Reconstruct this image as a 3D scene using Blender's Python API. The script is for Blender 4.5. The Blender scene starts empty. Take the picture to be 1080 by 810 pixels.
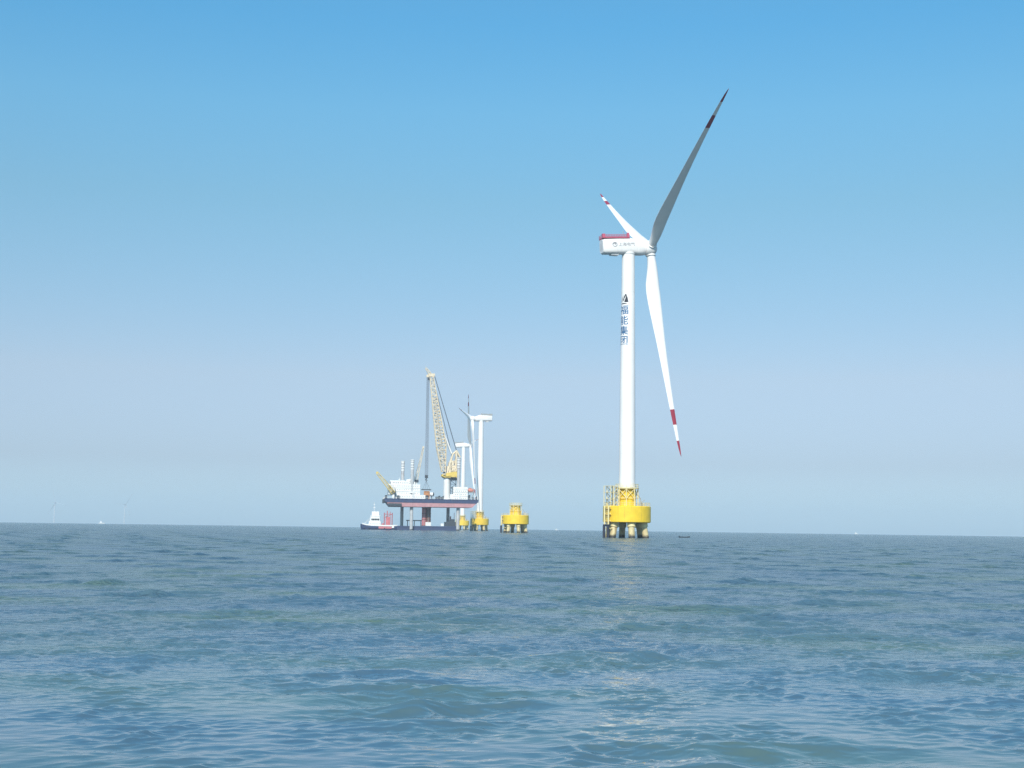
import bpy, math, random
import numpy as np
from mathutils import Vector, Matrix

random.seed(7)
sc = bpy.context.scene
C = sc.collection
R = math.radians
PI = math.pi

# ------------------------------------------------------------------ camera, sky, sun, exposure
F = 1500.0                                  # focal length in photo pixels (1080 wide)
PITCH = math.atan(151.9 / F)
ROLL = R(0.8)
CAM_Z = 2.75
EARTH = 6371000.0
fwd = Vector((0, math.cos(PITCH), math.sin(PITCH)))
rgt = Vector((1, 0, 0))
upv = rgt.cross(fwd)
cr = rgt * math.cos(ROLL) + upv * math.sin(ROLL)
cu = -rgt * math.sin(ROLL) + upv * math.cos(ROLL)
cam_data = bpy.data.cameras.new('camera')
cam = bpy.data.objects.new('camera', cam_data)
C.objects.link(cam)
m = Matrix((cr, cu, -fwd)).transposed().to_4x4()
m.translation = (0, 0, CAM_Z)
cam.matrix_world = m
cam_data.sensor_width = 36
cam_data.lens = 36 * F / 1080
cam_data.clip_start = 0.5
cam_data.clip_end = 60000
sc.camera = cam

SUN_EL, SUN_AZ = R(38), R(190)              # compass style: 0 = +Y, clockwise; behind the camera, a little left
world = bpy.data.worlds.new('World')
sc.world = world
world.use_nodes = True
wn, wl = world.node_tree.nodes, world.node_tree.links
sky = wn.new('ShaderNodeTexSky')
sky.sky_type = 'NISHITA'
sky.sun_disc = False
sky.sun_elevation = SUN_EL
sky.sun_rotation = SUN_AZ
sky.altitude = 0
sky.air_density = 1.0
sky.dust_density = 0.6
sky.ozone_density = 2.0
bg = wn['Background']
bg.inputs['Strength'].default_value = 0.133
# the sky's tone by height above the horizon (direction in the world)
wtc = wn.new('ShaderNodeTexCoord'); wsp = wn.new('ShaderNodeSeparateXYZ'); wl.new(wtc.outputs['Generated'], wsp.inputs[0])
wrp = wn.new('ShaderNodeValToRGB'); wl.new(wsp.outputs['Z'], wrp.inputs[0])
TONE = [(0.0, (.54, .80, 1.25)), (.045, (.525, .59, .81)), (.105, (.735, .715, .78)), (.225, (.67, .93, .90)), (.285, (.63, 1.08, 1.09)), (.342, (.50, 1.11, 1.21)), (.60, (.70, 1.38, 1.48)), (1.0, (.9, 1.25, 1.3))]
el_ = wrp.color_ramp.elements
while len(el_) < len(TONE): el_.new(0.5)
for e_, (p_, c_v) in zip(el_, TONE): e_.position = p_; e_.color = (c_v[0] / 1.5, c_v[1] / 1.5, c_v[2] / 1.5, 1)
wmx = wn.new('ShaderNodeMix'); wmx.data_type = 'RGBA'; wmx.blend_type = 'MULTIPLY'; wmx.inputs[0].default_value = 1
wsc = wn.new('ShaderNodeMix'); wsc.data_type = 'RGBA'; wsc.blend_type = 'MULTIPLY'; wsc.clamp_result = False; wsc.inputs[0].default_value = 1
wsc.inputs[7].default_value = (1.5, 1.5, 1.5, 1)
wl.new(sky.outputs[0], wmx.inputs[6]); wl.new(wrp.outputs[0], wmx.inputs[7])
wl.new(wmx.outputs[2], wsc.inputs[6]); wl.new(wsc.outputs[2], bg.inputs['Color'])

sun_data = bpy.data.lights.new('sun', 'SUN')
sun_data.energy = 4.7
sun_data.angle = R(0.5)
sun_data.color = (1.0, 0.955, 0.88)
sun = bpy.data.objects.new('sun', sun_data)
C.objects.link(sun)
sd = Vector((math.sin(SUN_AZ) * math.cos(SUN_EL), math.cos(SUN_AZ) * math.cos(SUN_EL), math.sin(SUN_EL)))
sun.rotation_euler = sd.to_track_quat('Z', 'Y').to_euler()
sun.location = (0, -60, 120)

sc.view_settings.view_transform = 'Standard'
sc.view_settings.look = 'None'
sc.view_settings.exposure = 0.0
sc.view_settings.gamma = 1.0
sc.view_settings.use_curve_mapping = False
sc.cycles.max_bounces = 6
sc.cycles.diffuse_bounces = 2
sc.cycles.glossy_bounces = 3
sc.cycles.volume_bounces = 2
sc.cycles.sample_clamp_indirect = 4
sc.cycles.sample_clamp_direct = 3
sc.cycles.use_denoising = True
sc.cycles.denoising_input_passes = 'RGB_ALBEDO_NORMAL'
sc.cycles.denoising_prefilter = 'NONE'


# ------------------------------------------------------------------ helpers
def at(px, py, dist):
    """A point of the photograph (pixels of the 1080 x 810 picture) on the vertical plane y = dist."""
    d = fwd + cr * ((px - 540) / F) - cu * ((py - 405) / F)
    return Vector((0, 0, CAM_Z)) + d * (dist / d.y)


def sea_z(dist):
    return -dist * dist / (2 * EARTH)


class MB:
    """Collects simple solids into one mesh."""
    def __init__(self):
        self.v, self.f, self.mi, self.sm = [], [], [], []

    def add(self, vs, fs, mi=0, smooth=False):
        o = len(self.v)
        self.v += [tuple(x) for x in vs]
        for f in fs:
            self.f.append(tuple(i + o for i in f)); self.mi.append(mi); self.sm.append(smooth)

    def box(self, x0, x1, y0, y1, z0, z1, mi=0, mat=None):
        vs = [Vector(p) for p in ((x0, y0, z0), (x1, y0, z0), (x1, y1, z0), (x0, y1, z0),
                                  (x0, y0, z1), (x1, y0, z1), (x1, y1, z1), (x0, y1, z1))]
        if mat: vs = [mat @ p for p in vs]
        self.add(vs, [(3, 2, 1, 0), (4, 5, 6, 7), (0, 1, 5, 4), (1, 2, 6, 5), (2, 3, 7, 6), (3, 0, 4, 7)], mi)

    def tube(self, a, b, r0, r1=None, n=10, mi=0, cap=True):
        a, b = Vector(a), Vector(b)
        r1 = r0 if r1 is None else r1
        w = (b - a).normalized()
        u = w.orthogonal().normalized(); q = w.cross(u)
        vs = []
        for c, r in ((a, r0), (b, r1)):
            for k in range(n):
                t = 2 * PI * k / n
                vs.append(c + (u * math.cos(t) + q * math.sin(t)) * r)
        self.add(vs, [(k, (k + 1) % n, n + (k + 1) % n, n + k) for k in range(n)], mi, n > 5)
        if cap: self.add(vs, [tuple(range(n - 1, -1, -1)), tuple(range(n, 2 * n))], mi)

    def path(self, pts, r, n=6, mi=0):
        for a, b in zip(pts[:-1], pts[1:]): self.tube(a, b, r, n=n, mi=mi)

    def lathe(self, prof, n=40, mi=0, cx=0, cy=0, cap=True, smooth=True):
        """prof: list of (radius, z), revolved about a vertical axis; sharp corners get doubled rings."""
        vs = []
        for r, z in prof:
            for k in range(n):
                t = 2 * PI * k / n
                vs.append((cx + r * math.cos(t), cy + r * math.sin(t), z))
        for j in range(len(prof) - 1):
            seg = vs[j * n:(j + 2) * n]
            self.add(seg, [(k, (k + 1) % n, n + (k + 1) % n, n + k) for k in range(n)], mi, smooth)
        if cap:
            self.add(vs[:n], [tuple(range(n - 1, -1, -1))], mi)
            self.add(vs[-n:], [tuple(range(n))], mi)

    def loft(self, rings, mi=0, cap=True, smooth=True, mif=None):
        n = len(rings[0])
        vs = [p for r in rings for p in r]
        o = len(self.v)
        self.v += [tuple(p) for p in vs]
        for j in range(len(rings) - 1):
            for k in range(n):
                self.f.append((o + j * n + k, o + j * n + (k + 1) % n, o + (j + 1) * n + (k + 1) % n, o + (j + 1) * n + k))
                self.mi.append(mif(j) if mif else mi); self.sm.append(smooth)
        if cap:
            self.f.append(tuple(o + k for k in range(n - 1, -1, -1))); self.mi.append(mif(0) if mif else mi); self.sm.append(False)
            self.f.append(tuple(o + (len(rings) - 1) * n + k for k in range(n))); self.mi.append(mif(len(rings) - 2) if mif else mi); self.sm.append(False)

    def prism(self, outline, y0, y1, mi=0):
        """outline in x, z; extruded along y."""
        n = len(outline)
        vs = [(x, y0, z) for x, z in outline] + [(x, y1, z) for x, z in outline]
        fs = [(k, n + k, n + (k + 1) % n, (k + 1) % n) for k in range(n)]
        fs += [tuple(range(n)), tuple(range(2 * n - 1, n - 1, -1))]
        self.add(vs, fs, mi)

    def truss(self, a, b, wa, wb, up, nb, rc=0.25, rb=0.13, da=None, db=None, mi=0):
        """Square lattice boom from a to b: four chords, battens and diagonals."""
        a, b = Vector(a), Vector(b); w = (b - a).normalized()
        s = w.cross(Vector(up)).normalized(); t = s.cross(w)
        da = wa if da is None else da; db = wb if db is None else db
        def corner(k, q):
            f = k / nb; c = a.lerp(b, f); ww = wa + (wb - wa) * f; dd = da + (db - da) * f
            return c + s * (ww / 2 * (1, 1, -1, -1)[q]) + t * (dd / 2 * (1, -1, -1, 1)[q])
        for q in range(4):
            self.tube(corner(0, q), corner(nb, q), rc, n=6, mi=mi)
            for k in range(nb):
                q2 = (q + 1) % 4
                self.tube(corner(k, q), corner(k, q2), rb, n=4, mi=mi, cap=False)
                self.tube(corner(k, q if k % 2 else q2), corner(k + 1, q2 if k % 2 else q), rb, n=4, mi=mi, cap=False)

    def build(self, name, mats, parent=None, loc=None):
        me = bpy.data.meshes.new(name)
        me.from_pydata(self.v, [], self.f)
        for mt in (mats if isinstance(mats, (list, tuple)) else [mats]): me.materials.append(mt)
        me.polygons.foreach_set('material_index', self.mi)
        me.polygons.foreach_set('use_smooth', self.sm)
        import bmesh
        bm = bmesh.new(); bm.from_mesh(me)
        bmesh.ops.recalc_face_normals(bm, faces=bm.faces)
        bm.to_mesh(me); bm.free()
        return link(name, me, parent, loc)


def link(name, me, parent=None, loc=None):
    o = bpy.data.objects.new(name, me)
    C.objects.link(o)
    if parent: o.parent = parent
    if loc is not None: o.location = loc
    return o


def tag(o, label=None, cat=None, group=None, kind=None):
    if label: o['label'] = label
    if cat: o['category'] = cat
    if group: o['group'] = group
    if kind: o['kind'] = kind
    return o


def thing(name, loc, rz, label, cat, group=None):
    o = bpy.data.objects.new(name, None)
    C.objects.link(o)
    o.empty_display_size = 2
    o.location = loc
    o.rotation_euler = (0, 0, rz)
    return tag(o, label, cat, group)


# ------------------------------------------------------------------ materials
def paint(name, col, rough=0.45, wear=0.12, scale=0.6, streak=None, tide=None, metal=0.0):
    """Weathered paint: blotchy tone, optional vertical streaks of another colour and a dark tide band low down."""
    mt = bpy.data.materials.new(name); mt.use_nodes = True
    nt = mt.node_tree; n, l = nt.nodes, nt.links
    b = n['Principled BSDF']
    b.inputs['Roughness'].default_value = rough
    b.inputs['Metallic'].default_value = metal
    tc = n.new('ShaderNodeTexCoord')
    no = n.new('ShaderNodeTexNoise'); no.inputs['Scale'].default_value = scale; no.inputs['Detail'].default_value = 5
    l.new(tc.outputs['Object'], no.inputs['Vector'])
    rp = n.new('ShaderNodeMapRange'); rp.inputs[1].default_value = 0.3; rp.inputs[2].default_value = 0.7
    rp.inputs[3].default_value = 1 - wear; rp.inputs[4].default_value = 1 + wear * 0.4
    l.new(no.outputs['Fac'], rp.inputs[0])
    mx = n.new('ShaderNodeMix'); mx.data_type = 'RGBA'; mx.blend_type = 'MULTIPLY'; mx.inputs[0].default_value = 1
    mx.inputs[6].default_value = (*col, 1)
    l.new(rp.outputs[0], mx.inputs[7])
    out = mx.outputs[2]
    if streak:
        mp = n.new('ShaderNodeMapping'); mp.inputs['Scale'].default_value = (1.6, 1.6, 0.12)
        l.new(tc.outputs['Object'], mp.inputs[0])
        n2 = n.new('ShaderNodeTexNoise'); n2.inputs['Scale'].default_value = 1.0; n2.inputs['Detail'].default_value = 6
        l.new(mp.outputs[0], n2.inputs['Vector'])
        r2 = n.new('ShaderNodeMapRange'); r2.inputs[1].default_value = 0.56; r2.inputs[2].default_value = 0.75; r2.inputs[4].default_value = streak[1]
        l.new(n2.outputs['Fac'], r2.inputs[0])
        m2 = n.new('ShaderNodeMix'); m2.data_type = 'RGBA'
        l.new(r2.outputs[0], m2.inputs[0]); l.new(out, m2.inputs[6]); m2.inputs[7].default_value = (*streak[0], 1)
        out = m2.outputs[2]
    if tide:
        sp = n.new('ShaderNodeSeparateXYZ'); l.new(tc.outputs['Object'], sp.inputs[0])
        ad = n.new('ShaderNodeMath'); ad.operation = 'MULTIPLY_ADD'; ad.inputs[1].default_value = 1.6
        l.new(no.outputs['Fac'], ad.inputs[0]); l.new(sp.outputs['Z'], ad.inputs[2])
        r3 = n.new('ShaderNodeMapRange'); r3.inputs[1].default_value = tide[1]; r3.inputs[2].default_value = tide[1] + 0.9
        r3.inputs[3].default_value = 1; r3.inputs[4].default_value = 0
        l.new(ad.outputs[0], r3.inputs[0])
        m3 = n.new('ShaderNodeMix'); m3.data_type = 'RGBA'
        l.new(r3.outputs[0], m3.inputs[0]); l.new(out, m3.inputs[6]); m3.inputs[7].default_value = (*tide[0], 1)
        out = m3.outputs[2]
    l.new(out, b.inputs['Base Color'])
    return mt


RUST = (0.20, 0.075, 0.03)
M = dict(
    tower=paint('tower_white', (0.85, 0.82, 0.785), 0.4, 0.05, 0.15),
    blade=paint('blade_white', (0.84, 0.81, 0.78), 0.35, 0.05, 0.2),
    band=paint('signal_red', (0.32, 0.025, 0.05), 0.4, 0.1),
    nacelle=paint('nacelle_white', (0.81, 0.78, 0.75), 0.42, 0.06, 0.4, ((0.5, 0.47, 0.42), 0.3)),
    rail_red=paint('railing_red', (0.55, 0.10, 0.16), 0.5, 0.1),
    yellow=paint('foundation_yellow', (0.87, 0.585, 0.03), 0.5, 0.10, 0.5, (RUST, 0.35)),
    yellow_pale=paint('pale_yellow', (0.78, 0.66, 0.34), 0.5, 0.1, 0.5, (RUST, 0.3)),
    pile=paint('pile_coating', (0.66, 0.54, 0.28), 0.6, 0.2, 0.7, (RUST, 0.6), ((0.04, 0.035, 0.03), 1.3)),
    grate=paint('grey_grating', (0.42, 0.42, 0.40), 0.6, 0.2),
    fender=paint('dark_rubber', (0.03, 0.035, 0.06), 0.7, 0.2),
    ink_blue=paint('lettering_blue', (0.02, 0.12, 0.27), 0.5, 0.05),
    ink_black=paint('emblem_black', (0.02, 0.02, 0.03), 0.5, 0.05),
    ink_grey=paint('lettering_grey', (0.22, 0.22, 0.23), 0.5, 0.05),
    white=paint('ship_white', (0.80, 0.79, 0.76), 0.45, 0.1, 0.3, (RUST, 0.25)),
    navy=paint('hull_navy', (0.035, 0.055, 0.13), 0.5, 0.2, 0.3, (RUST, 0.2)),
    antifoul=paint('hull_faded_red', (0.50, 0.25, 0.26), 0.6, 0.2, 0.3, ((0.5, 0.35, 0.33), 0.6)),
    red=paint('faded_red', (0.55, 0.17, 0.18), 0.55, 0.2, 0.5),
    brown=paint('rust_brown', (0.16, 0.06, 0.045), 0.7, 0.25, 0.5),
    cream=paint('crane_cream', (0.76, 0.63, 0.44), 0.5, 0.15, 0.5, (RUST, 0.3)),
    crane_yellow=paint('crane_yellow', (0.74, 0.53, 0.11), 0.5, 0.12, 0.5, (RUST, 0.25)),
    leg_grey=paint('leg_grey', (0.50, 0.50, 0.50), 0.5, 0.2, 0.3, (RUST, 0.5), ((0.05, 0.05, 0.05), 1.2)),
    leg_dark=paint('leg_dark', (0.07, 0.10, 0.16), 0.6, 0.2, 0.3, (RUST, 0.4), ((0.05, 0.05, 0.05), 1.2)),
    rope=paint('wire_rope', (0.13, 0.15, 0.19), 0.6, 0.1),
    dark=paint('dark_steel', (0.04, 0.05, 0.065), 0.6, 0.2),
    glass=paint('dark_window', (0.02, 0.03, 0.04), 0.12, 0.05),
    orange=paint('orange_brown', (0.50, 0.22, 0.08), 0.6, 0.15),
    lifeboat=paint('lifeboat_pink_red', (0.62, 0.22, 0.16), 0.45, 0.1),
    hazed_white=paint('hazed_white', (0.52, 0.55, 0.58), 0.5, 0.05),  # distance haze put into the colour: white greyed for the horizon turbines
)

# ------------------------------------------------------------------ the air
HAZE = bpy.data.materials.new('sea_haze'); HAZE.use_nodes = True
hn, hl = HAZE.node_tree.nodes, HAZE.node_tree.links
hn.remove(hn['Principled BSDF'])
vol = hn.new('ShaderNodeVolumePrincipled')
vol.inputs['Color'].default_value = (0.81, 0.93, 1.0, 1)
vol.inputs['Density'].default_value = 0.00011
vol.inputs['Anisotropy'].default_value = 0.0
hl.new(vol.outputs[0], hn['Material Output'].inputs['Volume'])
hz = MB(); hz.box(-11600, 11600, -11600, 11600, -14, 172)
tag(hz.build('haze', HAZE), 'pale blue sea haze hanging over the water towards the horizon', 'haze', kind='stuff')

# ------------------------------------------------------------------ the sea
SEA = bpy.data.materials.new('sea_water'); SEA.use_nodes = True
n, l = SEA.node_tree.nodes, SEA.node_tree.links
b = n['Principled BSDF']

b.inputs['Roughness'].default_value = 0.07
b.inputs['IOR'].default_value = 1.333
geo = n.new('ShaderNodeNewGeometry')
at_n = n.new('ShaderNodeAttribute'); at_n.attribute_name = 'cut2'
rg = n.new('ShaderNodeMapRange'); rg.inputs[3].default_value = 0.05; rg.inputs[4].default_value = 0.17
l.new(at_n.outputs['Fac'], rg.inputs[0]); l.new(rg.outputs[0], b.inputs['Roughness'])
silt = n.new('ShaderNodeTexNoise'); silt.inputs['Scale'].default_value = 0.16; silt.inputs['Detail'].default_value = 4
smap = n.new('ShaderNodeMapping'); smap.inputs['Scale'].default_value = (0.5, 1.0, 1.0)
l.new(geo.outputs['Position'], smap.inputs[0]); l.new(smap.outputs[0], silt.inputs['Vector'])
srp = n.new('ShaderNodeMapRange'); srp.inputs[1].default_value = 0.42; srp.inputs[2].default_value = 0.72; l.new(silt.outputs['Fac'], srp.inputs[0])
smx = n.new('ShaderNodeMix'); smx.data_type = 'RGBA'; l.new(srp.outputs[0], smx.inputs[0])
smx.inputs[6].default_value = (0.068, 0.128, 0.178, 1); smx.inputs[7].default_value = (0.100, 0.158, 0.124, 1)
l.new(smx.outputs[2], b.inputs['Base Color'])
prev = None
for (sx, sy, scale, dist, strength, det) in ((1.0, 1.0, 0.42, 0.85, 'cut', 3), (0.7, 1.0, 2.2, 0.26, 'cut2', 3)):
    mp = n.new('ShaderNodeMapping'); mp.inputs['Scale'].default_value = (sx, sy, 1.0); mp.inputs['Rotation'].default_value = (0, 0, 0.25)
    l.new(geo.outputs['Position'], mp.inputs[0])
    no = n.new('ShaderNodeTexNoise'); no.inputs['Scale'].default_value = scale; no.inputs['Detail'].default_value = det
    no.inputs['Roughness'].default_value = 0.6
    l.new(mp.outputs[0], no.inputs['Vector'])
    bp = n.new('ShaderNodeBump'); bp.inputs['Distance'].default_value = dist * 3
    l.new(no.outputs['Fac'], bp.inputs['Height'])
    if isinstance(strength, str):
        a = n.new('ShaderNodeAttribute'); a.attribute_name = strength
        l.new(a.outputs['Fac'], bp.inputs['Strength'])
    else:
        bp.inputs['Strength'].default_value = strength
    if prev: l.new(prev.outputs[0], bp.inputs['Normal'])
    prev = bp
l.new(prev.outputs[0], b.inputs['Normal'])


def make_sea():
    rng = np.random.default_rng(11)
    # rings of cells that grow with the distance; fine towards the open view, coarse behind
    rs = [0.0, 3.0, 6.0]
    r = 8.0
    while r < 11000:
        rs.append(r); r *= 1 + (0.0013 if r < 600 else 0.0013 + min(0.03, (r - 600) / 20000))
    rs.append(11200.0)
    rs = np.array(rs)
    fine = np.arange(-R(24), R(24), 0.0017)
    coarse = np.linspace(R(24), 2 * PI - R(24), 130)
    th = np.concatenate([fine, coarse[:-1]])
    nr, nt = len(rs), len(th)
    Rg, Tg = np.meshgrid(rs, th, indexing='ij')
    x = (Rg * np.sin(Tg)).ravel(); y = (Rg * np.cos(Tg)).ravel(); d = Rg.ravel()
    cell = np.maximum(0.0015 * d, 0.02)
    isfine = np.broadcast_to(np.concatenate([np.ones(len(fine)), np.zeros(len(coarse) - 1)]), (nr, nt)).ravel()
    cell = np.where(isfine > 0, cell, np.maximum(0.045 * d, 0.5))
    dx = np.zeros_like(x); dy = np.zeros_like(x); z = np.zeros_like(x)
    N = 210
    lam = np.exp(rng.uniform(math.log(0.12), math.log(7.0), N)); lam.sort()
    cut = np.zeros_like(x); cut2 = np.zeros_like(x); tot = tot2 = 0
    def lump(l0, l1, k_):
        g = np.zeros_like(x)
        for _ in range(k_):
            q = rng.uniform(0, 2 * PI); w_ = 2 * PI / rng.uniform(l0, l1)
            g += np.cos(w_ * (x * math.cos(q) + y * math.sin(q)) + rng.uniform(0, 6.28))
        return g / math.sqrt(k_ / 2)              # unit variance
    swell_env = np.clip(0.35 + 0.85 * lump(4.0, 14, 8), 0.06, 2.2)
    chop_env = np.clip(1.0 + 0.5 * lump(1.5, 7, 9), 0.3, 2.1) * np.clip(1.0 + 0.22 * lump(60, 300, 6), 0.5, 1.6)
    for L_ in lam:
        k = 2 * PI / L_
        spread = 0.95 if L_ < 1.4 else (0.6 if L_ < 3 else 0.4)
        a_ = -PI / 2 + 0.22 + rng.normal() * spread
        slope = 0.0062 * (0.9 if L_ < .3 else (1.45 if L_ < 1.4 else (2.1 if L_ < 2.8 else 0.7)))
        amp = slope / k * math.sqrt(2) * rng.uniform(0.6, 1.4)
        w = np.clip((L_ / cell - 2.5) / 2.5, 0, 1)
        if L_ > 0.8: cut += (1 - w); tot += 1
        else: cut2 += (1 - w); tot2 += 1
        ix = np.nonzero(w > 0)[0]
        if not len(ix): continue
        ph = k * (x[ix] * math.cos(a_) + y[ix] * math.sin(a_)) + rng.uniform(0, 2 * PI)
        A = amp * w[ix] * (swell_env if L_ > 1.0 else chop_env)[ix]
        z[ix] += A * np.cos(ph)
        s_ = np.sin(ph) * A * 1.1
        dx[ix] -= s_ * math.cos(a_); dy[ix] -= s_ * math.sin(a_)
    z -= d * d / (2 * EARTH)
    vs = np.stack([x + dx, y + dy, z], 1)
    ii, jj = np.meshgrid(np.arange(nr - 1), np.arange(nt), indexing='ij')
    a0 = (ii * nt + jj).ravel(); a1 = (ii * nt + (jj + 1) % nt).ravel()
    q = np.stack([a0, a0 + nt, a1 + nt, a1], 1)
    me = bpy.data.meshes.new('sea')
    me.vertices.add(len(vs)); me.vertices.foreach_set('co', vs.astype(np.float32).ravel())
    nf = len(q)
    me.loops.add(nf * 4); me.loops.foreach_set('vertex_index', q.astype(np.int32).ravel())
    me.polygons.add(nf)
    me.polygons.foreach_set('loop_start', (np.arange(nf) * 4).astype(np.int32))
    me.polygons.foreach_set('loop_total', np.full(nf, 4, np.int32))
    me.polygons.foreach_set('use_smooth', np.ones(nf, bool))
    for nm, arr in (('cut', cut / tot), ('cut2', cut2 / tot2)):
        at_ = me.attributes.new(nm, 'FLOAT', 'POINT'); at_.data.foreach_set('value', np.clip(arr, 0.0, 1).astype(np.float32))
    me.update(calc_edges=True)
    me.materials.append(SEA)
    tag(link('sea', me), 'blue green sea with short wind ripples and low swells', 'sea', kind='structure')


make_sea()


# ------------------------------------------------------------------ foundations
def foundation_parts(parent, side=PI, stair=True, turn=0.0):
    """Pile cap on raked piles with a braced column on top. side: the local direction of the ladder."""
    mb = MB()
    mb.lathe([(7.75, 5.1), (8.1, 5.35)], 64); mb.lathe([(8.1, 5.35), (8.1, 10.45)], 64, cap=False)
    mb.lathe([(8.1, 10.45), (7.85, 10.7)], 64)
    cap = mb.build('pile_cap', M['yellow'], parent)
    for k in range(6):
        t = R(40 + 60 * k) + turn
        c, s = math.cos(t), math.sin(t)
        mb = MB()
        top, foot = Vector((5.7 * c, 5.7 * s, 5.2)), Vector((7.4 * c, 7.4 * s, -4))
        mb.tube(top, foot, 1.08, n=20)
        a = top.lerp(foot, 0.02); e = top.lerp(foot, 0.17)
        mb.tube(a, e, 1.4, n=20, mi=1)
        mb.build('pile', [M['pile'], M['yellow_pale']], parent)
    mb = MB()
    mb.lathe([(2.9, 10.68), (2.9, 16.6)], 40)
    for k in range(6):
        t = 2 * PI * k / 6 + 0.2
        mb.box(2.85, 3.3, -0.07, 0.07, 10.7, 13.2 + (k % 2), mat=Matrix.Rotation(t, 4, 'Z'))
    mb.box(-0.55, 0.55, -3.0, -2.86, 10.8, 13.0)
    mb.build('column', M['yellow'], parent)
    mb = MB()
    P8 = [(3.75 * math.cos(2 * PI * (k + .5) / 8), 3.75 * math.sin(2 * PI * (k + .5) / 8)) for k in range(8)]
    for k in range(8):
        (x0, y0), (x1, y1) = P8[k], P8[(k + 1) % 8]
        mb.tube((x0, y0, 10.7), (x0, y0, 16.6), 0.17, n=8)
        if k % 2 == 1 or k in (4, 5):
            mb.tube((x0, y0, 13.4), (x1, y1, 16.5), 0.11, n=6); mb.tube((x1, y1, 13.4), (x0, y0, 16.5), 0.11, n=6)
        mb.tube((x0, y0, 13.4), (x1, y1, 13.4), 0.10, n=6)
    mb.build('brace_frame', M['yellow_pale'], parent)
    mb = MB(); mb.lathe([(4.0, 16.55), (4.0, 16.95)], 32)
    for k in range(16):
        t = 2 * PI * k / 16; mb.tube((3.9 * math.cos(t), 3.9 * math.sin(t), 16.9), (3.9 * math.cos(t), 3.9 * math.sin(t), 18.1), 0.05, n=5)
    for zz in (17.5, 18.1):
        mb.path([(3.9 * math.cos(2 * PI * k / 32), 3.9 * math.sin(2 * PI * k / 32), zz) for k in range(33)], 0.055, 5)
    mb.build('top_platform', M['yellow_pale'], parent)
    mb = MB()
    for k in range(28):
        t = 2 * PI * k / 28; mb.tube((7.8 * math.cos(t), 7.8 * math.sin(t), 10.6), (7.8 * math.cos(t), 7.8 * math.sin(t), 11.8), 0.05, n=5)
    for zz in (11.2, 11.8):
        mb.path([(7.8 * math.cos(2 * PI * k / 56), 7.8 * math.sin(2 * PI * k / 56), zz) for k in range(57)], 0.05, 5)
    mb.build('guard_rail', M['yellow_pale'], parent)
    # boat landing: two bumper tubes with rungs, held off the cap
    rot = Matrix.Rotation(side, 4, 'Z')
    mb = MB()
    for yy in (-1.1, 1.1):
        mb.tube(rot @ Vector((8.75, yy, -3)), rot @ Vector((8.75, yy, 10.6)), 0.26, n=10)
        for zz in (5.6, 8.0, 10.2): mb.tube(rot @ Vector((7.9, yy, zz)), rot @ Vector((8.75, yy, zz)), 0.17, n=8)
        mb.tube(rot @ Vector((6.0, yy, 3.1)), rot @ Vector((8.75, yy, 3.1)), 0.17, n=8)
    for zz in (5.2, 7.4, 9.4): mb.box(8.0, 8.7, -1.6, 1.6, zz, zz + .12, 1, rot)
    mb.build('boat_landing', [M['yellow_pale'], M['brown']], parent)
    mb = MB()
    for k in range(16): mb.tube(rot @ Vector((8.6, -0.45, 0.6 + k * 0.65)), rot @ Vector((8.6, 0.45, 0.6 + k * 0.65)), 0.05, n=5)
    for yy in (-0.45, 0.45): mb.tube(rot @ Vector((8.6, yy, -1)), rot @ Vector((8.6, yy, 11.6)), 0.07, n=6)
    mb.build('ladder', M['yellow_pale'], parent)
    for yy in (-1.1, 1.1):
        mb = MB(); mb.tube(rot @ Vector((8.95, yy, -2)), rot @ Vector((8.95, yy, 4.0)), 0.42, n=12); mb.build('fender', M['fender'], parent)
    mb = MB(); mb.tube(rot @ Vector((8.8, -1.5, 4.2)), rot @ Vector((8.8, 1.5, 4.2)), 0.3, n=10)
    mb.build('fender_bar', M['fender'], parent)
    if stair:
        mb = MB()
        X0, X1, Y0, Y1 = 3.9, 7.6, -2.9, .7
        for xx in (X0, X1, X1 - 1.2):
            for yy in (Y0, Y1): mb.tube(rot @ Vector((xx, yy, 10.7)), rot @ Vector((xx, yy, 17.4)), 0.13, n=8)
        for zz in (12.9, 15.1, 17.3):
            mb.box(X0, X1, Y0, Y1, zz, zz + 0.12, mat=rot)
        for k, (z0, z1) in enumerate(((10.8, 12.9), (12.9, 15.1), (15.1, 17.3))):
            for yy in (Y0, Y1):
                mb.tube(rot @ Vector((X0, yy, z0)), rot @ Vector((X1 - 1.2, yy, z1)), 0.09, n=6)
                mb.tube(rot @ Vector((X1 - 1.2, yy, z0)), rot @ Vector((X0, yy, z1)), 0.09, n=6)
            mb.box(X0, X1, Y0 + 1.2, Y0 + 2.1, z0, z0 + 0.1, mat=rot)
        mb.build('stair_tower', M['yellow_pale'], parent)
    rot2 = Matrix.Rotation(side + PI - 0.25, 4, 'Z')
    mb = MB()
    mb.tube(rot2 @ Vector((5.2, 0, 10.7)), rot2 @ Vector((5.2, 0, 12.6)), 0.22, n=10)
    mb.path([rot2 @ Vector(p) for p in ((5.2, 0, 12.5), (5.0, 0, 13.4), (4.3, 0, 14.4))], 0.16, 8)
    mb.tube(rot2 @ Vector((5.2, 0, 12.0)), rot2 @ Vector((6.6, 0, 12.9)), 0.12, n=8)
    mb.box(5.6, 6.6, -0.5, 0.5, 10.75, 12.0, mat=rot2)
    mb.build('davit', M['grate'], parent)
    return cap


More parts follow.
